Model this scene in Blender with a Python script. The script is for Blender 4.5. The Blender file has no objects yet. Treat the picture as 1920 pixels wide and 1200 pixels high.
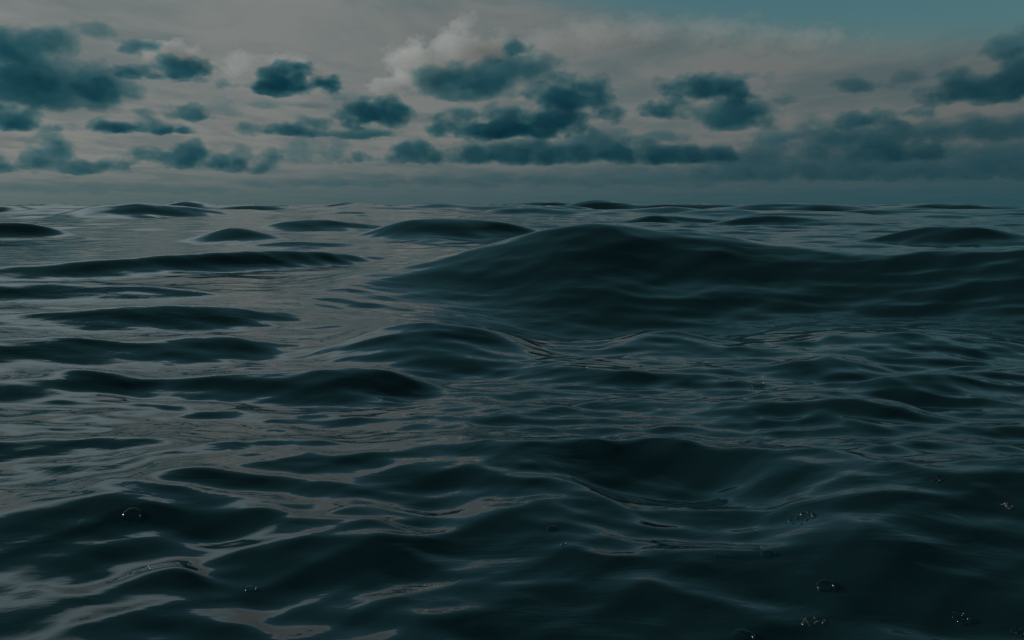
import bpy, math
import numpy as np
from mathutils import Vector, Matrix

# ---------------------------------------------------------------- camera, sky, sun, exposure
scene = bpy.context.scene
H = 0.60                      # eye height above mean water level, metres
FPX = 1884.0                  # focal length in photo pixels (photo is 1920 wide)
HORIZON = 388.0
PITCH = math.atan((600.0 - HORIZON) / FPX)

cam_data = bpy.data.cameras.new('camera')
cam_data.sensor_width = 36.0
cam_data.lens = 36.0 * FPX / 1920.0
cam_data.clip_start = 0.05
cam_data.clip_end = 200000.0
cam = bpy.data.objects.new('camera', cam_data)
scene.collection.objects.link(cam)
cam.location = (0, 0, H)
cam.rotation_euler = (math.pi / 2 - PITCH, 0, 0)
scene.camera = cam

scene.view_settings.view_transform = 'Standard'
scene.view_settings.look = 'None'
scene.view_settings.exposure = 0.0
scene.view_settings.gamma = 1.0

SUN_AZ = math.radians(-78.0)  # off to the left of the view axis (+Y)
SUN_EL = math.radians(23.0)
sun_dir = Vector((math.sin(SUN_AZ) * math.cos(SUN_EL), math.cos(SUN_AZ) * math.cos(SUN_EL), math.sin(SUN_EL)))

world = bpy.data.worlds.new('World')
scene.world = world
world.use_nodes = True


class NT:
    """small helper to wire node trees"""
    def __init__(self, tree):
        self.t = tree
        tree.nodes.clear()

    def n(self, kind, ins=None, **props):
        node = self.t.nodes.new(kind)
        for k, v in props.items():
            setattr(node, k, v)
        for k, v in (ins or {}).items():
            s = node.inputs[k]
            if isinstance(v, bpy.types.NodeSocket):
                self.t.links.new(v, s)
            else:
                s.default_value = v
        return node

    def math(self, op, a, b=0.0, c=0.0, clamp=False):
        return self.n('ShaderNodeMath', {0: a, 1: b, 2: c}, operation=op, use_clamp=clamp).outputs[0]

    def vmath(self, op, a, b=(0, 0, 0)):
        return self.n('ShaderNodeVectorMath', {0: a, 1: b}, operation=op)

    def noise(self, vec, scale, detail=4.0, rough=0.5, dist=0.0):
        return self.n('ShaderNodeTexNoise', {'Vector': vec, 'Scale': scale, 'Detail': detail, 'Roughness': rough, 'Distortion': dist}).outputs['Fac']

    def rng(self, v, a, b, c=0.0, d=1.0, smooth=True):
        return self.n('ShaderNodeMapRange', {0: v, 1: a, 2: b, 3: c, 4: d}, interpolation_type='SMOOTHSTEP' if smooth else 'LINEAR').outputs[0]

    def mix(self, f, a, b, blend='MIX'):
        m = self.n('ShaderNodeMix', data_type='RGBA', blend_type=blend, clamp_factor=True)
        for i, v in ((0, f), (6, a), (7, b)):
            s = m.inputs[i]
            if isinstance(v, bpy.types.NodeSocket):
                self.t.links.new(v, s)
            else:
                s.default_value = v if i == 0 else (*v, 1.0)[:4]
        return m.outputs[2]


def build_world():
    g = NT(world.node_tree)
    tc = g.n('ShaderNodeTexCoord').outputs['Generated']
    d = g.vmath('NORMALIZE', tc).outputs[0]
    sep = g.n('ShaderNodeSeparateXYZ', {0: d})
    x, y, z = sep.outputs[0], sep.outputs[1], sep.outputs[2]
    sky = g.n('ShaderNodeTexSky', sky_type='NISHITA', sun_disc=False, sun_elevation=SUN_EL,
              sun_rotation=SUN_AZ, air_density=1.2, dust_density=0.6, ozone_density=3.0).outputs[0]
    sky = g.mix(1.0, sky, (0.33, 0.48, 0.42), 'MULTIPLY')
    # high cloud sheet: position on a layer above, so streaks run into the distance
    zz = g.math('ADD', g.math('MAXIMUM', z, 0.0), 0.035)
    u, v = g.math('DIVIDE', x, zz), g.math('DIVIDE', y, zz)
    lay = g.n('ShaderNodeCombineXYZ', {0: u, 1: v, 2: 0.0}).outputs[0]
    n1 = g.noise(g.vmath('MULTIPLY', lay, (1.0, 0.75, 1.0)).outputs[0], 0.33, 6.0, 0.55, 0.4)
    n2 = g.noise(g.vmath('MULTIPLY', lay, (1.0, 0.5, 1.0)).outputs[0], 1.1, 7.0, 0.6, 0.3)
    # angular distance from the sun
    sd = g.vmath('DOT_PRODUCT', d, tuple(sun_dir)).outputs['Value']
    near_sun = g.rng(sd, -0.32, 0.62, 0.0, 1.0, False)
    glow = g.rng(sd, 0.75, 0.99)
    # cover of the sheet: thick on the sun side, torn open to clear sky towards the upper right
    az = g.math('ARCTAN2', x, y)
    wob = g.math('MULTIPLY', g.math('SUBTRACT', n1, 0.5), 0.10)
    zw = g.math('ADD', z, wob)
    slant = g.math('SUBTRACT', zw, g.math('MULTIPLY', g.math('POWER', g.rng(az, -0.50, 0.40, 1.0, 0.0, False), 2.0), 0.32))
    gap = g.rng(slant, 0.085, 0.20)
    cover = g.math('ADD', g.math('MULTIPLY', g.math('SUBTRACT', n1, 0.5), 1.2), g.math('SUBTRACT', 0.85, g.math('MULTIPLY', gap, 1.0)))
    cover = g.rng(cover, 0.0, 0.62, 0.0, 1.0)
    lit = g.mix(near_sun, (1.08, 1.24, 1.24), (2.14, 2.30, 2.22))
    dim = g.mix(near_sun, (0.66, 1.04, 1.16), (1.46, 1.76, 1.76))
    veil = g.mix(g.rng(n2, 0.36, 0.60), dim, lit)
    veil = g.mix(g.math('MULTIPLY', glow, 0.25), veil, (4.6, 4.4, 4.0))
    veil = g.mix(g.math('MULTIPLY', g.math('POWER', near_sun, 2.0), g.rng(z, 0.175, 0.31, 0.0, 0.95)), veil, (3.9, 5.2, 5.6))
    col = g.mix(cover, sky, veil)
    col = g.mix(g.rng(z, 0.05, 0.15, 1.0, 0.0), col, g.mix(1.0, col, (1.03, 0.99, 0.965), 'MULTIPLY'))
    # low murk over the far sea
    low = g.rng(z, 0.0, g.math('SUBTRACT', 0.105, g.math('MULTIPLY', near_sun, 0.055)), 1.0, 0.0)
    murk = g.mix(g.math('POWER', near_sun, 2.0), (0.16, 0.66, 0.84), (0.92, 1.36, 1.36))
    col = g.mix(g.math('MULTIPLY', low, 0.92), col, murk)
    # overhead the sky deepens towards the zenith
    zd = g.math('ADD', zw, g.math('MULTIPLY', g.math('SUBTRACT', 1.0, near_sun), 0.15))
    col = g.mix(g.rng(zd, 0.30, 0.50), col, (0.31, 0.98, 1.13))
    col = g.mix(g.rng(zd, 0.42, 0.75), col, (0.08, 0.22, 0.25))
    bg = g.n('ShaderNodeBackground', {'Color': col, 'Strength': 0.10})
    out = g.n('ShaderNodeOutputWorld', {'Surface': bg.outputs[0]})


build_world()

sun_data = bpy.data.lights.new('sun', 'SUN')
sun_data.energy = 3.0
sun_data.angle = math.radians(16.0)
sun_data.color = (1.0, 0.95, 0.90)
sun = bpy.data.objects.new('sun', sun_data)
scene.collection.objects.link(sun)
sun.rotation_euler = (-sun_dir).to_track_quat('-Z', 'Y').to_euler()

scene.cycles.max_bounces = 8
scene.cycles.diffuse_bounces = 2
scene.cycles.glossy_bounces = 3
scene.cycles.transmission_bounces = 6
scene.cycles.volume_bounces = 4
scene.cycles.transparent_max_bounces = 96
scene.cycles.use_denoising = True

C = scene.collection
RX = Matrix.Rotation(-PITCH, 3, 'X')


def ray(px, py):
    """photo pixel -> (azimuth, drop per metre of ground distance)"""
    v = RX @ Vector(((px - 960.0) / FPX, 1.0, (600.0 - py) / FPX))
    r = math.hypot(v.x, v.y)
    return math.atan2(v.x, v.y), -v.z / r


def link(name, me, parent=None, label=None, cat=None, group=None, kind=None):
    o = bpy.data.objects.new(name, me)
    C.objects.link(o)
    if parent is not None:
        o.parent = parent
    for k, v in (('label', label), ('category', cat), ('group', group), ('kind', kind)):
        if v:
            o[k] = v
    return o


def mesh_from_arrays(name, co, quads, mat, smooth=True):
    me = bpy.data.meshes.new(name)
    co = np.ascontiguousarray(co, dtype=np.float32)
    quads = np.ascontiguousarray(quads, dtype=np.int32)
    n, k = quads.shape
    me.vertices.add(len(co)); me.vertices.foreach_set('co', co.ravel())
    me.loops.add(n * k); me.loops.foreach_set('vertex_index', quads.ravel())
    me.polygons.add(n)
    me.polygons.foreach_set('loop_start', np.arange(0, n * k, k, dtype=np.int32))
    me.polygons.foreach_set('use_smooth', np.full(n, smooth))
    me.update(calc_edges=True)
    me.materials.append(mat)
    return me


# periodic fractal noise tables (mean 0, rms 1)
def spectral(shape, slope, seed, lo=1.0, hi=None):
    rs = np.random.RandomState(seed)
    f = np.fft.fftn(rs.standard_normal(shape))
    k2 = np.zeros(shape)
    for ax, n in enumerate(shape):
        fr = np.fft.fftfreq(n) * n
        k2 = k2 + fr.reshape([-1 if i == ax else 1 for i in range(len(shape))]) ** 2
    k = np.sqrt(k2); k[(0,) * len(shape)] = 1
    w = k ** (-slope)
    w[k < lo] = 0
    if hi:
        w = w * np.exp(-(k / hi) ** 2)
    w[(0,) * len(shape)] = 0
    a = np.fft.ifftn(f * w).real
    return (a / a.std()).astype(np.float32)


def sample3(tab, x, y, z):
    n = tab.shape[0]
    xi, yi, zi = np.floor(x), np.floor(y), np.floor(z)
    fx, fy, fz = (x - xi).astype(np.float32), (y - yi).astype(np.float32), (z - zi).astype(np.float32)
    a, b, c = xi.astype(np.int64) % n, yi.astype(np.int64) % n, zi.astype(np.int64) % n
    a1, b1, c1 = (a + 1) % n, (b + 1) % n, (c + 1) % n
    l = lambda p, q, t: p + (q - p) * t
    return l(l(l(tab[a, b, c], tab[a1, b, c], fx), l(tab[a, b1, c], tab[a1, b1, c], fx), fy),
             l(l(tab[a, b, c1], tab[a1, b, c1], fx), l(tab[a, b1, c1], tab[a1, b1, c1], fx), fy), fz)


def sample2(tab, x, y):
    n = tab.shape[0]
    x, y = x * (n / 256.0), y * (n / 256.0)
    xi, yi = np.floor(x), np.floor(y)
    fx, fy = (x - xi).astype(np.float32), (y - yi).astype(np.float32)
    a, b = xi.astype(np.int64) % n, yi.astype(np.int64) % n
    a1, b1 = (a + 1) % n, (b + 1) % n
    p = tab[a, b] + (tab[a1, b] - tab[a, b]) * fx
    q = tab[a, b1] + (tab[a1, b1] - tab[a, b1]) * fx
    return p + (q - p) * fy


# ---------------------------------------------------------------- materials
def water_material():
    m = bpy.data.materials.new('sea_water')
    m.use_nodes = True
    g = NT(m.node_tree)
    co = g.n('ShaderNodeTexCoord').outputs['Object']
    patch = g.rng(g.noise(co, 0.55, 3.0, 0.5), 0.38, 0.60, 0.35, 1.0)
    fine = g.noise(g.vmath('MULTIPLY', co, (0.55, 1.0, 1.0)).outputs[0], 6.0, 4.0, 0.58, 0.8)
    tiny = g.noise(g.vmath('MULTIPLY', co, (0.6, 1.0, 1.0)).outputs[0], 24.0, 2.0, 0.5, 0.4)
    mid = g.noise(g.vmath('MULTIPLY', co, (0.8, 1.0, 1.0)).outputs[0], 1.6, 3.0, 0.5, 0.3)
    rip = g.math('ADD', g.math('MULTIPLY', fine, 0.0046), g.math('MULTIPLY', tiny, 0.0010))
    hgt = g.math('ADD', g.math('MULTIPLY', rip, patch), g.math('MULTIPLY', mid, 0.003))
    bump = g.n('ShaderNodeBump', {'Strength': 1.0, 'Distance': 1.0, 'Height': hgt})
    p = g.n('ShaderNodeBsdfPrincipled', {'Base Color': (0.006, 0.021, 0.026, 1), 'Roughness': 0.03, 'IOR': 1.333,
                                         'Normal': bump.outputs[0]})
    g.n('ShaderNodeOutputMaterial', {'Surface': p.outputs[0]})
    return m


WATER = water_material()

# ---------------------------------------------------------------- the sea
# every ridge: points (photo x, crest y, foot y), face steepness
RIDGES = [
    # far swell along the horizon
    ([(850, 390, 390), (890, 382, 393), (940, 376, 394), (1050, 380, 394), (1130, 387, 394), (1180, 392, 394)], 0.22, 0.60),
    ([(90, 402, 404), (150, 395, 406), (200, 388, 407), (265, 384, 408), (350, 394, 409), (440, 406, 412), (480, 411, 412)], 0.22, 0.60),
    ([(1400, 392, 393), (1450, 387, 396), (1510, 384, 397), (1570, 386, 397), (1610, 381, 397), (1660, 388, 397), (1720, 394, 396)], 0.22, 0.60),
    ([(1240, 400, 401), (1280, 394, 403), (1330, 391, 405), (1390, 396, 405), (1440, 403, 405)], 0.22, 0.60),
    ([(790, 392, 394), (825, 387, 395), (870, 392, 394)], 0.22, 0.60),
    ([(1700, 391, 392), (1760, 388, 395), (1850, 389, 395), (1960, 387, 394)], 0.22, 0.60),
    ([(560, 392, 393), (620, 387, 395), (700, 389, 395), (760, 386, 395), (800, 392, 394)], 0.22, 0.60),
    ([(-40, 390, 393), (30, 387, 395), (80, 391, 394)], 0.22, 0.60),
    # middle distance
    ([(1140, 414, 415), (1180, 405, 417), (1230, 402, 418), (1300, 409, 418), (1380, 417, 419)], 0.31, 0.70),
    ([(1340, 417, 418), (1400, 410, 421), (1470, 404, 422), (1560, 412, 422), (1620, 420, 422)], 0.31, 0.70),
    ([(1640, 448, 450), (1690, 438, 456), (1760, 424, 458), (1850, 430, 458), (1930, 441, 458), (2000, 450, 456)], 0.31, 0.70),
    ([(470, 424, 426), (520, 413, 430), (575, 407, 431), (680, 415, 430), (740, 424, 428)], 0.32, 0.70),
    ([(680, 424, 426), (740, 411, 434), (830, 403, 444), (900, 408, 450), (960, 418, 450), (1030, 431, 446), (1070, 440, 444)], 0.32, 0.70),
    ([(-60, 425, 436), (0, 418, 446), (40, 413, 449), (90, 425, 452), (150, 443, 455), (190, 452, 455)], 0.31, 0.70),
    ([(350, 447, 449), (390, 433, 452), (430, 416, 454), (470, 424, 454), (510, 440, 452), (550, 449, 451)], 0.29, 0.70),
    ([(400, 462, 464), (480, 452, 468), (560, 449, 468), (640, 455, 467), (690, 464, 466)], 0.23, 0.70),
    ([(-80, 500, 520), (0, 494, 522), (100, 485, 522), (280, 472, 510), (430, 465, 504), (560, 463, 496), (640, 466, 486), (720, 476, 480)], 0.39, 0.70),
    # the big wave
    ([(560, 527, 528), (640, 517, 534), (760, 497, 540), (880, 470, 544), (960, 447, 546), (1010, 432, 546), (1070, 420, 545), (1150, 421, 545),
      (1240, 437, 545), (1340, 438, 548), (1440, 459, 550), (1580, 470, 552), (1720, 472, 554), (1860, 468, 556), (1960, 460, 556), (2100, 466, 560)], 0.30, 0.90),
    # left, half way
    ([(-80, 524, 560), (0, 523, 562), (150, 527, 566), (280, 530, 566), (370, 542, 566), (450, 558, 566), (500, 566, 568)], 0.35, 0.45),
    ([(-80, 594, 612), (0, 590, 618), (100, 580, 622), (230, 557, 622), (330, 555, 614), (430, 563, 606), (540, 578, 602), (640, 592, 598)], 0.38, 0.45),
    ([(-80, 632, 684), (0, 631, 684), (120, 628, 684), (220, 636, 682), (300, 630, 674), (370, 620, 668), (470, 629, 664), (560, 650, 664)], 0.38, 0.45),
    ([(560, 655, 660), (640, 635, 674), (720, 608, 680), (800, 598, 680), (880, 612, 674), (960, 630, 664), (1050, 650, 658)], 0.23, 0.45),
    ([(250, 716, 722), (330, 700, 732), (440, 694, 734), (540, 690, 736), (620, 678, 738), (700, 676, 738), (770, 690, 734), (860, 714, 726)], 0.38, 0.45),
    ([(-80, 725, 762), (0, 720, 764), (100, 705, 764), (180, 694, 758), (250, 696, 744), (310, 716, 730)], 0.30, 0.45),
    ([(-80, 846, 872), (0, 840, 876), (120, 833, 876), (230, 832, 874), (330, 838, 868), (420, 856, 862)], 0.38, 0.45),
    ([(370, 862, 866), (440, 846, 876), (520, 833, 878), (620, 834, 872), (680, 850, 860)], 0.26, 0.45),
    # right, half way
    ([(960, 625, 630), (1060, 612, 650), (1180, 608, 654), (1300, 618, 650), (1380, 634, 642)], 0.14, 0.22),
    ([(1280, 768, 772), (1380, 762, 800), (1550, 752, 806), (1680, 760, 802), (1780, 780, 790)], 0.18, 0.22),
    ([(1600, 730, 734), (1660, 717, 746), (1740, 713, 748), (1830, 722, 744), (1900, 736, 740)], 0.18, 0.22),
    ([(1440, 640, 644), (1560, 622, 664), (1700, 618, 668), (1850, 624, 668), (2000, 640, 660)], 0.14, 0.22),
    ([(960, 700, 704), (1030, 682, 716), (1120, 680, 716), (1200, 690, 712), (1260, 704, 708)], 0.14, 0.22),
    ([(1400, 700, 702), (1500, 676, 712), (1600, 672, 712), (1700, 688, 708)], 0.17, 0.22),
    # near
    ([(480, 898, 902), (560, 880, 918), (650, 862, 930), (780, 835, 934), (900, 829, 934), (1040, 838, 934), (1180, 843, 930), (1300, 848, 915), (1430, 860, 892), (1560, 870, 876)], 0.20, 0.35),
    ([(110, 966, 972), (170, 942, 986), (280, 905, 994), (370, 890, 994), (480, 889, 990), (600, 902, 984), (700, 924, 976), (800, 950, 964)], 0.19, 0.35),
    ([(-100, 985, 1060), (0, 975, 1068), (80, 963, 1070), (200, 961, 1068), (300, 975, 1056), (400, 1000, 1040), (480, 1018, 1028)], 0.27, 0.35),
    ([(1080, 985, 996), (1180, 962, 1020), (1300, 930, 1030), (1400, 905, 1035), (1500, 882, 1035), (1620, 874, 1035), (1760, 872, 1035), (1960, 880, 1035), (2120, 890, 1035)], 0.14, 0.22),
    ([(1260, 1060, 1080), (1380, 1036, 1100), (1480, 1012, 1110), (1580, 1000, 1110), (1660, 1000, 1110), (1760, 1016, 1110), (1860, 1030, 1110), (1960, 1040, 1110)], 0.10, 0.30),
    ([(380, 1062, 1066), (450, 1042, 1080), (560, 1028, 1084), (650, 1018, 1084), (760, 1024, 1080), (860, 1040, 1072), (940, 1060, 1066)], 0.17, 0.35),
    ([(180, 1116, 1122), (230, 1096, 1134), (290, 1082, 1136), (350, 1086, 1134), (430, 1106, 1128), (480, 1118, 1124)], 0.17, 0.35),
    ([(790, 1018, 1022), (850, 986, 1040), (930, 955, 1050), (1010, 942, 1050), (1090, 950, 1046), (1180, 980, 1036), (1260, 1010, 1022)], 0.17, 0.35),
    ([(580, 990, 994), (640, 972, 1006), (710, 964, 1008), (780, 970, 1004), (830, 986, 996)], 0.17, 0.35),
    ([(-100, 1150, 1180), (60, 1130, 1186), (200, 1140, 1182), (320, 1160, 1176)], 0.12, 0.35),
]


def make_sea():
    # polar sheet: fine inside the view sector, coarse elsewhere, out to the horizon
    fine = np.arange(-37.0, 37.0001, 0.078)
    coarse = np.arange(40.0, 320.0, 3.0)
    phi = np.radians(np.concatenate([fine, coarse]))
    rr = [0.002, 0.1, 0.25, 0.4, 0.6, 0.8, 0.95]
    r = 1.1
    while r < 45000.0:
        rr.append(r)
        if r < 110: f = 0.0054
        elif r < 400: f = 0.012
        else: f = 0.05
        r *= 1 + f
    rr = np.array(rr)
    nr, nc = len(rr), len(phi)
    R = np.repeat(rr[:, None], nc, 1)
    P = np.repeat(phi[None, :], nr, 0)
    P = np.where(P > math.pi, P - 2 * math.pi, P)
    X, Y = R * np.sin(P), R * np.cos(P)
    cell = np.gradient(rr)[:, None]
    Z = np.zeros_like(R)
    # named waves of the photograph
    pgrid = np.radians(np.linspace(-60, 60, 1201))
    front = (np.abs(P) < math.radians(60))
    kern = np.exp(-0.5 * (np.arange(-24, 25) / 10.0) ** 2); kern /= kern.sum()
    phi_s = np.where(phi > math.pi, phi - 2 * math.pi, phi)
    sm = lambda v: np.convolve(np.pad(v, 24, mode='edge'), kern, 'valid')
    tab = spectral((1024, 1024), 1.6, 11, lo=3, hi=60)
    lr = np.log(R)
    tab2 = spectral((1024, 1024), 2.6, 12, lo=3, hi=26)
    WARP = 0.15 * sample2(tab2, P * 48 + 40, lr * 15 + 9)
    WARP2 = sample2(tab2, P * 60 + 140, lr * 14 + 60)
    for pts, s, full in RIDGES:
        if pts[0][0] < -30:
            pts = [(-620,) + pts[0][1:], (-330,) + pts[0][1:]] + pts
        if pts[-1][0] > 1950:
            pts = pts + [(2300,) + pts[-1][1:], (2600,) + pts[-1][1:]]
        A = np.array([ray(x, yc)[0] for x, yc, yb in pts]); KC = np.array([ray(x, yc)[1] for x, yc, yb in pts])
        KB = np.maximum([ray(x, yb)[1] for x, yc, yb in pts], 1e-4)
        DB = H / KB
        DC = (H + s * DB) / (KC + s)
        CC = np.maximum(s * (DC - DB), 1e-4)
        # one smooth crest line in plan, weighted to where the wave is high
        order = 0 if DC.min() > 12 else 3 if len(pts) > 13 else min(2, len(pts) - 2)
        fit = np.polyfit(A, 1 / DC, order, w=CC / CC.max() + 0.04)
        lo, hi = (1 / DC).min(), (1 / DC).max()
        q = np.polyval(fit, pgrid)
        if len(pts) <= 13:
            wt = CC / CC.max() + 0.04
            q0 = (wt / DC).sum() / wt.sum()
            q = q0 + 0.6 * (q - q0)
        gd = 1 / np.clip(q, lo * 0.97, hi * 1.03)
        gc = np.maximum(H - np.interp(pgrid, A, KC) * gd, 0)
        win = np.clip((pgrid - A[0]) / (A[1] - A[0]), 0, 1) * np.clip((A[-1] - pgrid) / (A[-1] - A[-2]), 0, 1)
        gc = sm(gc * win * win * (3 - 2 * win))
        L0 = 1.25 * gc.max() / s
        gl = 0.42 * L0 + 0.58 * 1.25 * gc / s
        D, Cc, L = (np.interp(phi_s, pgrid, v)[None, :] for v in (gd, gc, gl))
        big = full > 0.85
        u = (R - D) / L + (0.25 if big else 1.0) * WARP
        Cc = Cc * (1 + (0.03 if big else 0.16) * WARP2)
        e = 0.16
        au = np.sqrt(u * u + e * e) - e
        prof = np.where(u < 0, np.exp(-1.75 * au), np.exp(-1.05 * au))
        prof = prof * np.exp(-0.10 * u * u)
        gau = np.where(u < 0, np.exp(-2.6 * u * u), np.exp(-0.9 * u * u))
        prof = prof + (gau - prof) * full
        prof = prof - (0.46 if big else 0.22) * np.exp(-((u + 1.45) / 0.62) ** 2)
        Z += np.where(front, Cc * prof, 0.0)
    # wind sea: many small trains, steeper crests than troughs
    rs = np.random.RandomState(7)
    W = np.zeros_like(Z); DX = np.zeros_like(Z); DY = np.zeros_like(Z)
    NW = 110
    # slicks of calm water, widest off to the left
    SLICK = np.clip(0.80 + 0.30 * sample2(tab2, P * 42 + 70, lr * 22 + 30) + 0.45 * P, 0.42, 1.1)
    lam = np.exp(np.linspace(math.log(0.10), math.log(9.0), NW))
    for i, l in enumerate(lam):
        k = 2 * math.pi / l
        th = rs.normal(math.radians(-98), math.radians(27))
        amp = 0.0040 * l ** 0.92 / (1 + (l / 0.9) ** 1.25) * (0.6 + 0.8 * rs.rand())
        ruffled = l < 1.2
        ph = rs.rand() * 6.283
        att = np.clip((l / (3.2 * cell) - 1.0), 0, 1)
        if l > 3: att = att * np.clip(R / 8.0, 0.25, 1)
        act = np.nonzero(att[:, 0] > 0)[0]
        if len(act) == 0: continue
        q = act[-1] + 1
        t = k * (X[:q] * math.cos(th) + Y[:q] * math.sin(th)) + ph
        t = t + 0.9 * np.sin(0.23 * k * (X[:q] * math.cos(th + 1.2) + Y[:q] * math.sin(th + 1.2)) + ph * 3.1)
        w = np.cos(t) + 0.22 * np.cos(2 * t)
        boost = (SLICK[:q] if ruffled else 1.0) * (1 + (1.7 * np.clip((R[:q] - 9) / 30, 0, 1) if l > 0.8 else 0))
        W[:q] += amp * att[:q] * w * boost
        sn = 0.8 * amp * att[:q] * boost * np.sin(t)
        DX[:q] -= math.cos(th) * sn; DY[:q] -= math.sin(th) * sn
    Z += W
    # open-sea swell beyond the near waves
    fade = np.clip((R - 45) / 90.0, 0, 1)
    S = np.zeros_like(Z)
    for i, l in enumerate(np.exp(np.linspace(math.log(5.0), math.log(34.0), 26))):
        k = 2 * math.pi / l
        th = rs.normal(math.radians(-100), math.radians(30))
        t = k * (X * math.cos(th) + Y * math.sin(th)) + rs.rand() * 6.283
        t = t + 1.1 * np.sin(0.19 * k * (X * math.cos(th + 1.3) + Y * math.sin(th + 1.3)) + rs.rand() * 6.283)
        S += 0.016 * l ** 0.75 * (np.cos(t) + 0.3 * np.cos(2 * t)) * np.clip(l / (3.0 * cell) - 1, 0, 1)
    Z += S * fade
    # glassy folds: thin wrinkles where trains meet
    nm = R < 40
    xs, ys = X[nm], Y[nm]
    wx = 0.5 * sample2(tab, xs * 6 + 31, ys * 6 + 7); wy = 0.35 * sample2(tab, xs * 6 + 90, ys * 6 + 55)
    rid = 1 - np.abs(sample2(tab, (xs * 0.38 + wx) * 14, (ys + wy) * 14)) / 0.55
    rid = np.clip(rid, 0, 1) ** 1.5
    msk = np.clip((sample2(tab, xs * 3.0 + 140, ys * 3.6 + 20) - 0.1) / 0.8, 0, 1)
    cl = np.repeat(cell, nc, 1)[nm]
    Z[nm] += 0.006 * rid * msk * np.clip(1.5 - cl / 0.05, 0, 1)
    Z *= np.clip((R - 0.3) / 0.8, 0, 1)
    calm = np.clip((R - 0.3) / 0.8, 0, 1)
    co = np.stack([(X + DX * calm).ravel(), (Y + DY * calm).ravel(), Z.ravel()], 1)
    i = np.arange(nr - 1)[:, None] * nc
    j = np.arange(nc)[None, :]
    jn = (j + 1) % nc
    q = np.stack([(i + j).ravel(), (i + jn).ravel(), (i + nc + jn).ravel(), (i + nc + j).ravel()], 1)[:, ::-1]
    me = mesh_from_arrays('sea', co, q, WATER)
    o = link('sea', me, kind='structure', label='dark teal open sea with rolling glassy swell', cat='sea')
    return o, (rr, phi, Z)


SEA, GRID = make_sea()


def water_z(x, y):
    rr, phi, Z = GRID
    r, p = math.hypot(x, y), math.atan2(x, y)
    nf = int(np.searchsorted(phi, math.radians(37.0)))
    i = int(np.clip(np.searchsorted(rr, r) - 1, 0, len(rr) - 2)); j = int(np.clip(np.searchsorted(phi[:nf], p) - 1, 0, nf - 2))
    fi = (r - rr[i]) / (rr[i + 1] - rr[i]); fj = (p - phi[j]) / (phi[j + 1] - phi[j])
    return (Z[i, j] * (1 - fi) + Z[i + 1, j] * fi) * (1 - fj) + (Z[i, j + 1] * (1 - fi) + Z[i + 1, j + 1] * fi) * fj


def on_water(px, py):
    """first point of the sea that the pixel's ray meets"""
    az, k = ray(px, py)
    r = 0.9
    while r < 60:
        if H - k * r <= water_z(r * math.sin(az), r * math.cos(az)):
            break
        r *= 1.003
    x, y = r * math.sin(az), r * math.cos(az)
    return Vector((x, y, water_z(x, y)))


# ---------------------------------------------------------------- clouds
NOISE = spectral((96, 96, 96), 1.92, 5, lo=2)


def surface_net(F, origin, step):
    """closed quad surface where the field F crosses zero"""
    S = F > 0
    nx, ny, nz = F.shape
    c = np.zeros((nx - 1, ny - 1, nz - 1), dtype=np.int8)
    for a in (0, 1):
        for b in (0, 1):
            for d in (0, 1):
                c += S[a:nx - 1 + a, b:ny - 1 + b, d:nz - 1 + d]
    act = (c > 0) & (c < 8)
    idx = np.full(act.shape, -1, dtype=np.int64)
    cells = np.argwhere(act)
    idx[act] = np.arange(len(cells))
    pos = np.zeros((len(cells), 3)); cnt = np.zeros(len(cells))
    ci, cj, ck = cells.T
    corners = [(a, b, d) for a in (0, 1) for b in (0, 1) for d in (0, 1)]
    for p in corners:
        for ax in range(3):
            if p[ax] == 0:
                q = list(p); q[ax] = 1
                f0 = F[ci + p[0], cj + p[1], ck + p[2]]; f1 = F[ci + q[0], cj + q[1], ck + q[2]]
                cr = (f0 > 0) != (f1 > 0)
                t = np.where(cr, f0 / np.where(f0 == f1, 1, f0 - f1), 0)
                w = np.array(p, dtype=float)[None, :].repeat(len(cells), 0)
                w[:, ax] += t
                pos[cr] += w[cr]; cnt[cr] += 1
    pos = (pos / cnt[:, None] + cells) * step + origin
    quads = []
    for ax in range(3):
        sl0 = [slice(1, -1)] * 3; sl1 = [slice(1, -1)] * 3
        sl0[ax] = slice(0, -1); sl1[ax] = slice(1, None)
        e = S[tuple(sl0)] != S[tuple(sl1)]
        pts = np.argwhere(e)
        off = np.array([1, 1, 1]); off[ax] = 0
        pts = pts + off
        inside = S[tuple(pts.T)]
        b, d = [(1, 2), (2, 0), (0, 1)][ax]
        def cell(db, dd):
            q = pts.copy(); q[:, b] -= db; q[:, d] -= dd
            return idx[tuple(q.T)]
        qd = np.stack([cell(1, 1), cell(0, 1), cell(0, 0), cell(1, 0)], 1)
        qd[~inside] = qd[~inside][:, ::-1]
        quads.append(qd)
    return pos, np.concatenate(quads)


def islands(nv, quads):
    lab = np.arange(nv)
    while True:
        m = lab[quads].min(1)
        new = lab.copy()
        np.minimum.at(new, quads.ravel(), np.repeat(m, 4))
        new = new[new]
        if (new == lab).all():
            return lab
        lab = new


def keep_large(pos, quads, share):
    lab = islands(len(pos), quads)
    ids, cnt = np.unique(lab, return_counts=True)
    good = ids[cnt >= max(share * cnt.max(), 12)]
    keep = np.isin(lab, good)
    remap = np.cumsum(keep) - 1
    return pos[keep], remap[quads[keep[quads[:, 0]]]], len(good)


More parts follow.
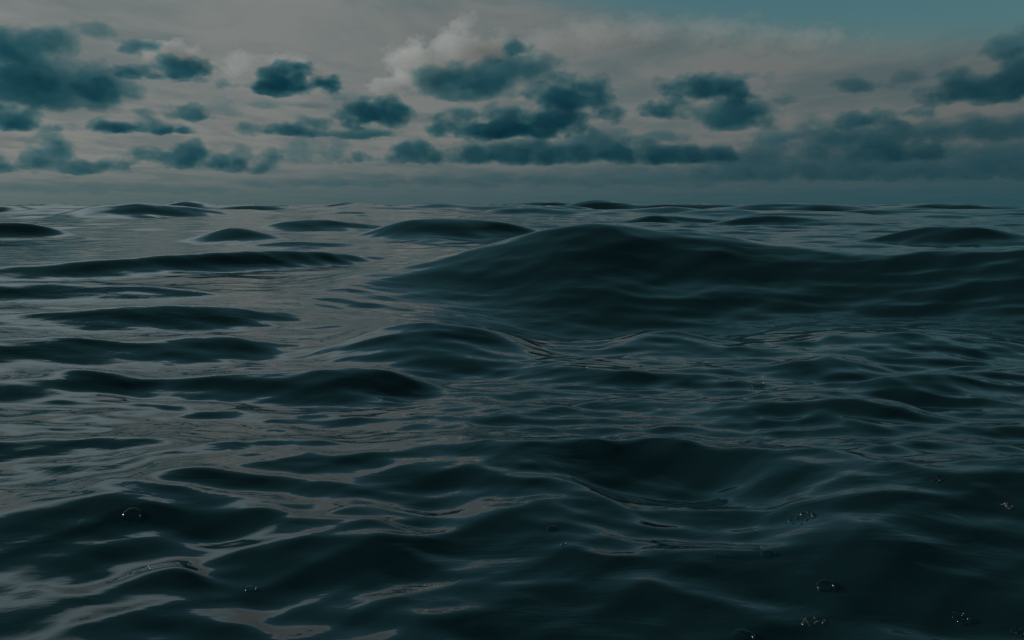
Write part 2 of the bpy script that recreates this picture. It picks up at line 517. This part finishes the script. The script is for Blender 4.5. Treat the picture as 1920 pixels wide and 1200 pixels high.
def cloud_material(tau, scat, thick, alb):
    """tau: optical depth per channel through a body `thick` metres deep; scat: the part of it that scatters"""
    m = bpy.data.materials.new('cloud_vapour')
    m.use_nodes = True
    g = NT(m.node_tree)
    co = g.n('ShaderNodeTexCoord').outputs['Object']
    wisp = g.noise(co, 0.02, 3.0, 0.6)
    fac = g.rng(wisp, 0.3, 0.7, 0.985, 1.0)
    skin = g.n('ShaderNodeBsdfTransparent', {'Color': g.mix(1.0, (1, 1, 1), fac, 'MULTIPLY')})
    big = max(tau)
    ab = g.n('ShaderNodeVolumeAbsorption', {'Color': (*[1 - t / big for t in tau], 1), 'Density': big / thick})
    vol = ab.outputs[0]
    if scat > 0:
        sc = g.n('ShaderNodeVolumeScatter', {'Color': (*alb, 1), 'Density': scat / thick, 'Anisotropy': 0.0})
        vol = g.n('ShaderNodeAddShader', {0: ab.outputs[0], 1: sc.outputs[0]}).outputs[0]
    g.n('ShaderNodeOutputMaterial', {'Surface': skin.outputs[0], 'Volume': vol})
    return m


TEAL = (1.50, 0.67, 0.51)
CLOUD_COUNT = [0]


def cloud(label, base, lobes, dark=1.0, rough=1.0, scat=0.12, tint=TEAL, alb=(0.75, 0.9, 1.0), alt=600.0, depth=1.0, flat=1.0, far=0.0, group='dark clouds over the sea'):
    CLOUD_COUNT[0] += 1
    seed = CLOUD_COUNT[0]
    _, kb = ray(960, base)
    D = alt / max(-kb, 0.012) + far
    L = np.array(lobes, dtype=float)
    x0, x1 = (L[:, 0] - L[:, 2]).min() - 44, (L[:, 0] + L[:, 2]).max() + 44
    y0, y1 = (L[:, 1] - L[:, 3]).min() - 36, min((L[:, 1] + L[:, 3]).max() + 16, base + 10)
    st = 2.1 if (x1 - x0) < 330 else 2.6
    rz = np.minimum(0.55 * (L[:, 2] + L[:, 3]), 60.0) * depth
    z1 = rz.max() + 18
    gx = np.arange(x0, x1 + st, st); gy = np.arange(y0, y1 + st, st); gz = np.arange(-z1, z1 + st * 2, st * 2)
    Xg, Yg, Zg = np.meshgrid(gx, gy, gz, indexing='ij')
    o = np.array([seed * 17.3, seed * 29.1, seed * 41.7])
    nz = sample3(NOISE, Xg / 2.1 + o[0], Yg / 1.45 + o[1], Zg / 2.1 + o[2])
    F = np.full(Xg.shape, -1e3)
    for (cx, cy, rx, ry), rzz in zip(L, rz):
        q = np.sqrt(((Xg - cx) / rx) ** 2 + ((Yg - cy) / ry) ** 2 + (Zg / rzz) ** 2)
        f = (1 - q) * min(ry, 26) * 1.25
        F = np.maximum(F, f) + 3.0 * np.log1p(np.exp(-np.abs(np.clip(F - f, -60, 60)) / 3.0))
    amp = min(8.0, 0.36 * L[:, 3].max() + 1.0) * rough
    F = F + nz * amp - 0.15 * amp
    # flat condensation level
    low = Yg - (base - 3) - 2.0 * nz
    F = F - flat * np.clip(low, 0, None) * 5.0
    xm = (x0 + x1) / 2
    m_px = D / FPX
    azc, _ = ray(xm, base)
    ys = np.linspace(y0, y1, 24)
    el = np.array([-ray(960, yy)[1] for yy in ys])
    zb = -kb * D + H
    thick = 1.25 * np.median(rz) * m_px
    hf = np.clip((base - Yg) / max(base - y0 - 30, 10), 0, 1)      # 0 at the base, 1 at the head
    soft = min(2.6, 0.13 * L[:, 3].max() + 0.4)
    shells = [('cloud', F + soft, 0.34), ('cloud_body', F - 0.3 * soft - 0.6 * soft * hf, 0.34), ('cloud_core', F - 1.6 * soft - 3.2 * soft * hf, 0.46)]
    top = None
    for nm, G, share in shells:
        G = G.copy()
        for ax in range(3):
            sl = [slice(None)] * 3
            for e in (0, -1):
                sl[ax] = e; G[tuple(sl)] = np.minimum(G[tuple(sl)], -1.0)
        if (G > 0).sum() < 20:
            continue
        pos, quads = surface_net(G, np.array([x0, y0, -z1]), np.array([st, st, st * 2]))
        pos, quads, n_isl = keep_large(pos, quads, 1.0 if top is None else 0.06)
        zz = np.interp(pos[:, 1], ys, el) * D + H
        loc = np.stack([(pos[:, 0] - xm) * m_px, pos[:, 2] * m_px, zz - zb], 1)
        mat = cloud_material([t * dark * share for t in tint], scat * share, thick, alb)
        me = mesh_from_arrays(nm, loc, quads, mat)
        if top is None:
            top = link(nm, me, label=label, cat='cloud', group=group)
            top.location = (D * math.sin(azc), D * math.cos(azc), zb)
            top.rotation_euler = (0, 0, -azc)
        else:
            link(nm, me, parent=top, kind='stuff' if n_isl > 1 else None)
    return top


WHITE = (0.02, 0.02, 0.03)
LIT = dict(tint=WHITE, scat=0.8, alb=(0.93, 0.97, 1.0), group='pale sunlit cloud heads', flat=0.3, far=900.0)
cloud('pale sunlit cloud head towering behind the dark anvil cloud', 190, [(790, 125, 60, 42), (870, 95, 60, 40), (868, 50, 26, 26), (930, 85, 36, 24), (735, 160, 30, 18)], **LIT)
cloud('pale cloud head behind the small hooked cloud', 163, [(345, 118, 42, 20), (310, 108, 26, 12), (385, 128, 24, 12)], **LIT)
cloud('pale billowing head arching over the dark wedge cloud', 186, [(470, 130, 50, 22), (540, 122, 50, 17), (590, 135, 26, 12)], **LIT)
cloud('long pale cloud bank along the edge of the blue gap', 150, [(1120, 60, 90, 30), (1220, 60, 90, 26), (1330, 62, 90, 22), (1460, 85, 120, 22), (1040, 75, 60, 30)], **{**LIT, 'scat': .38})

cloud('largest dark cloud, cut off by the left edge of the sky', 228, [(60, 178, 130, 50), (150, 182, 80, 36), (20, 125, 80, 45), (100, 105, 50, 26), (160, 82, 36, 12), (195, 176, 38, 20)], rough=.65)
cloud('ragged scrap hanging under the largest dark cloud', 263, [(28, 242, 36, 18), (8, 255, 20, 9), (50, 232, 20, 8)], dark=.7)
cloud('small round dark cloud high above the hooked cloud', 126, [(250, 108, 26, 15), (272, 103, 14, 7)], dark=.6)
cloud('hooked dark cloud with a long flat tail', 163, [(340, 144, 40, 19), (285, 156, 48, 8), (368, 140, 18, 10), (318, 126, 14, 8)], dark=.8)
cloud('dark wedge cloud with a pointed right end', 186, [(535, 166, 64, 20), (560, 140, 34, 18), (596, 156, 24, 10), (462, 162, 22, 8), (505, 150, 30, 12)])
cloud('dark anvil cloud in front of the pale towering head', 188, [(880, 154, 106, 33), (960, 128, 62, 30), (1015, 122, 34, 20), (820, 160, 50, 24)], rough=.7, dark=.85)
cloud('small dark tuft above the anvil cloud', 104, [(972, 88, 22, 13), (986, 92, 12, 12)], dark=.6)
cloud('broad layered dark cloud stepping down beneath the anvil cloud', 262, [(1060, 185, 70, 30), (1100, 165, 42, 22), (1135, 214, 32, 14), (950, 240, 115, 22), (1030, 222, 100, 24), (900, 215, 56, 10), (1060, 150, 40, 14)], dark=.9, depth=.8)
cloud('longest dark cloud bank, low in the centre of the sky', 310, [(1000, 287, 160, 23), (1120, 272, 60, 30), (1250, 291, 95, 18), (900, 292, 64, 16), (1300, 298, 50, 10), (1160, 285, 60, 20)])
cloud('small dark heap left of the longest cloud bank', 307, [(775, 282, 32, 21), (715, 301, 26, 6), (805, 294, 36, 11)], dark=.8)
cloud('dark tufted cloud above a thin flat strip', 243, [(705, 214, 54, 27), (660, 226, 30, 14), (748, 212, 24, 13)], dark=.9)
cloud('thin flat strip of cloud beneath the tufted cloud', 262, [(650, 255, 70, 7), (700, 252, 50, 9), (610, 256, 30, 5)], dark=.65, rough=.8)
cloud('dark lens shaped cloud beside the thin flat strip', 259, [(540, 244, 54, 13), (588, 232, 22, 7)], dark=.8)
cloud('faint grey streak beneath the dark wedge cloud', 208, [(540, 201, 64, 6)], dark=.3, rough=.8)
cloud('faint dark puff above the two-humped flat cloud', 232, [(345, 212, 27, 17), (372, 226, 22, 9)], dark=.55)
cloud('faint bluish smudge of cloud right of the faint puff', 226, [(415, 208, 34, 15)], dark=.22)
cloud('two-humped flat dark cloud under the faint puff', 259, [(235, 249, 78, 10), (272, 226, 20, 11), (305, 252, 40, 8), (265, 238, 20, 10)], dark=.75)
cloud('tiny grey cloud floating above the ragged low heap', 264, [(97, 255, 18, 8)], dark=.4)
cloud('ragged low heap sloping down to the right', 331, [(100, 300, 42, 26), (150, 319, 45, 13), (85, 278, 26, 13), (185, 312, 18, 10)], dark=.6)
cloud('low dark cloud cut by the left edge near the horizon', 331, [(8, 320, 40, 12), (-20, 312, 30, 16)], dark=.65)
cloud('low double-peaked dark heap over the horizon', 321, [(300, 302, 40, 17), (365, 278, 23, 21), (345, 296, 32, 20)], dark=.75)
cloud('low dark cloud slumping down beside the double-peaked heap', 327, [(400, 312, 44, 15), (376, 296, 18, 20)], dark=.7)
cloud('low turret shaped dark cloud with a tail to the right', 329, [(462, 304, 22, 25), (506, 300, 28, 12), (482, 315, 32, 13)], dark=.7)
cloud('faint low hump of cloud right of the turret', 312, [(600, 288, 54, 20), (570, 276, 30, 10)], dark=.4)
cloud('dark upper cloud with a torn tip, right of centre', 206, [(1330, 166, 66, 24), (1285, 165, 36, 17), (1392, 152, 24, 8), (1370, 184, 40, 18)], dark=.85)
cloud('dark flat-bottomed cloud hanging under the torn-tipped one', 250, [(1375, 216, 72, 30), (1340, 226, 42, 22), (1428, 230, 24, 16)], rough=.7, dark=.8)
cloud('small dark cloud left of the flat-bottomed one', 227, [(1238, 205, 42, 20), (1268, 198, 20, 10)], dark=.8)
cloud('faint stretched cloud high on the right', 186, [(1615, 172, 56, 11), (1680, 161, 32, 9)], dark=.4)
cloud('dark cloud with a domed top at the right edge', 215, [(1850, 186, 94, 27), (1805, 172, 36, 18), (1905, 165, 60, 34)], dark=1.1)
cloud('smoky cloud above the domed one at the right edge', 150, [(1895, 115, 46, 22), (1930, 105, 40, 22)], dark=.55)
cloud('ragged dark streak over the right-hand bank', 246, [(1615, 232, 54, 12), (1690, 226, 40, 8), (1660, 235, 40, 10)], dark=.6)
cloud('tall ragged dark bank low on the right', 312, [(1640, 268, 76, 36), (1525, 246, 34, 22), (1560, 270, 50, 30), (1690, 290, 60, 20)], dark=.65)
cloud('long dark layer under the domed cloud', 276, [(1800, 256, 110, 18), (1890, 256, 90, 22), (1720, 262, 50, 8)], dark=.7)
WISP = dict(rough=1.2, group='faint wisps between the dark clouds')
cloud('faint wisp between the small dark cloud and the longest bank', 272, [(1215, 258, 46, 9), (1180, 246, 26, 7)], dark=.35, **WISP)
cloud('faint ragged wisp right of the longest bank', 318, [(1400, 288, 60, 15), (1450, 276, 40, 10)], dark=.4, **WISP)
cloud('faint wisp under the torn-tipped and flat-bottomed clouds', 272, [(1480, 258, 40, 10), (1440, 264, 30, 6)], dark=.35, **WISP)
cloud('pale wisp left of the broad layered cloud', 226, [(850, 212, 44, 9), (810, 222, 24, 5)], dark=.3, **WISP)
cloud('faint scrap of cloud above the dark tufted cloud', 192, [(690, 184, 30, 6), (640, 190, 24, 4)], dark=.22, **WISP)
cloud('faint scrap just right of the flat-bottomed cloud', 204, [(1475, 196, 28, 7)], dark=.3, **WISP)
cloud('faint scrap between the stretched cloud and the domed one', 232, [(1730, 222, 24, 8)], dark=.35, **WISP)
BANK = dict(dark=.55, group='cloud banks along the horizon', alt=700.0, flat=.4)
cloud('wide smoky bank filling the sky above the right horizon', 338, [(1450, 308, 140, 34), (1640, 318, 180, 32), (1850, 308, 150, 44), (1960, 300, 100, 50)], **BANK)
cloud('low grey layer below the longest cloud bank', 352, [(1080, 336, 240, 12), (1250, 332, 160, 14), (860, 340, 120, 9)], **{**BANK, 'dark': .4})
cloud('pale grey layer above the left horizon', 362, [(120, 356, 190, 10), (300, 358, 120, 7)], **{**BANK, 'dark': .25})
cloud('thin grey layer under the small dark heap', 350, [(640, 343, 130, 9), (560, 346, 80, 6)], **{**BANK, 'dark': .28})

# ---------------------------------------------------------------- bubbles and foam
def film_material(gloss):
    m = bpy.data.materials.new('bubble_film')
    m.use_nodes = True
    g = NT(m.node_tree)
    co = g.n('ShaderNodeTexCoord').outputs['Object']
    streak = g.noise(co, 60.0, 3.0, 0.6, 1.0)
    clear = g.n('ShaderNodeBsdfTransparent', {'Color': (0.89, 0.93, 0.94, 1)})
    shine = g.n('ShaderNodeBsdfGlossy', {'Color': (0.9, 0.96, 0.96, 1), 'Roughness': g.rng(streak, 0.3, 0.7, 0.02, 0.12)})
    fr = g.n('ShaderNodeFresnel', {'IOR': 1.45}).outputs[0]
    mx = g.n('ShaderNodeMixShader', {0: g.math('MULTIPLY', fr, gloss, clamp=True), 1: clear.outputs[0], 2: shine.outputs[0]})
    g.n('ShaderNodeOutputMaterial', {'Surface': mx.outputs[0]})
    return m


FILM = film_material(0.5)
FROTH = film_material(1.2)


def dome_mesh(seed, squash=0.5, seg=20, film=FILM):
    """soap-like dome with the water drawn up round its foot; unit radius"""
    rs = np.random.RandomState(seed)
    prof = [(1.03, -0.10), (1.03, 0.04), (1.02, 0.12), (1.00, 0.20)]
    for a in np.linspace(0.28, 1.45, 7):
        prof.append((math.cos(a) * 1.02, 0.06 + math.sin(a) * squash))
    co, fc = [], []
    w = 1 + 0.06 * rs.randn(4)
    for r, z in prof:
        for j in range(seg):
            t = 2 * math.pi * j / seg
            k = 1 + 0.05 * math.sin(2 * t + w[0] * 5) + 0.03 * math.sin(3 * t + w[1] * 9)
            co.append((r * math.cos(t) * k, r * math.sin(t) * k * 0.92, z))
    n = len(prof)
    for i in range(n - 1):
        for j in range(seg):
            fc.append((i * seg + j, i * seg + (j + 1) % seg, (i + 1) * seg + (j + 1) % seg, (i + 1) * seg + j))
    co.append((0, 0, 0.06 + squash)); top = len(co) - 1
    for j in range(seg):
        fc.append(((n - 1) * seg + j, (n - 1) * seg + (j + 1) % seg, top))
    me = bpy.data.meshes.new('bubble')
    me.from_pydata(co, [], fc)
    for p in me.polygons:
        p.use_smooth = True
    me.materials.append(film)
    return me


DOMES = [dome_mesh(3), dome_mesh(8, 0.42), dome_mesh(21, 0.55)]
SMALL = [dome_mesh(31, 0.8, 10, FROTH), dome_mesh(37, 0.7, 10, FROTH)]


def seat(px, py):
    p = on_water(px, py)
    e = 0.012
    n = Vector((water_z(p.x - e, p.y) - water_z(p.x + e, p.y), water_z(p.x, p.y - e) - water_z(p.x, p.y + e), 2 * e)).normalized()
    return p, n


for i, (px, py, w, label) in enumerate([
    (247, 967, 42, 'glassy bubble riding the black crest at lower left'),
    (1420, 721, 38, 'glassy bubble among dark wrinkles right of centre'),
    (1095, 690, 24, 'small bubble on the dark ripples just right of the middle'),
    (1035, 993, 30, 'lone bubble at the foot of the near central wave'),
    (1418, 1028, 34, 'upper of two touching bubbles on the near right ridge'),
    (1440, 1041, 38, 'lower of two touching bubbles on the near right ridge'),
    (1548, 1101, 44, 'flat bubble on the black slope below the near right ridge'),
    (1395, 1192, 52, 'large bubble cut near the bottom edge of the picture'),
    (470, 1106, 28, 'dark bubble in the pale swirl at lower left'),
    (1345, 1042, 16, 'tiny bubble left of the touching pair'),
    (1057, 1020, 18, 'tiny bubble just below the lone central one'),
]):
    p, n = seat(px, py)
    rad = w * 0.37 * (p - cam.location).length / FPX
    b = link('bubble', DOMES[i % 3], label=label, cat='bubble', group='single bubbles on the water')
    b.location = p - n * rad * 0.04
    b.rotation_euler = n.to_track_quat('Z', 'Y').to_euler()
    b.scale = (rad, rad, rad)

rs = np.random.RandomState(99)
for px, py, w, cnt, label in [
    (1505, 974, 74, 30, 'densest raft of foam bubbles on the black right-hand slope'),
    (1755, 903, 46, 14, 'small raft of foam high on the black right-hand slope'),
    (1892, 951, 30, 8, 'faint raft of foam near the right edge'),
    (1525, 1167, 50, 14, 'raft of foam below the flat bubble near the bottom edge'),
    (1800, 1161, 40, 10, 'raft of foam in the lower right corner'),
    (1912, 1184, 36, 8, 'raft of foam cut by the right edge at the bottom'),
]:
    p, n = seat(px, py)
    m_px = (p - cam.location).length / FPX
    root = link('foam_patch', None, label=label, cat='foam', group='rafts of foam')
    root.location = p
    root.rotation_euler = n.to_track_quat('Z', 'Y').to_euler()
    placed = []
    for t in range(900):
        if len(placed) >= cnt:
            break
        r = (0.075 + 0.075 * rs.rand() ** 2) * (w if w > 45 else 45) * m_px * 0.62
        a, q = rs.rand() * 6.283, rs.rand() ** 0.6
        x, y = q * math.cos(a) * w * 0.46 * m_px, q * math.sin(a) * w * 0.34 * m_px
        if all(math.hypot(x - u, y - v) > 0.86 * (r + s_) for u, v, s_ in placed):
            placed.append((x, y, r))
            c = link('bubble', SMALL[t % 2], parent=root)
            c.location = (x, y, -0.0003)
            c.scale = (r, r, r)
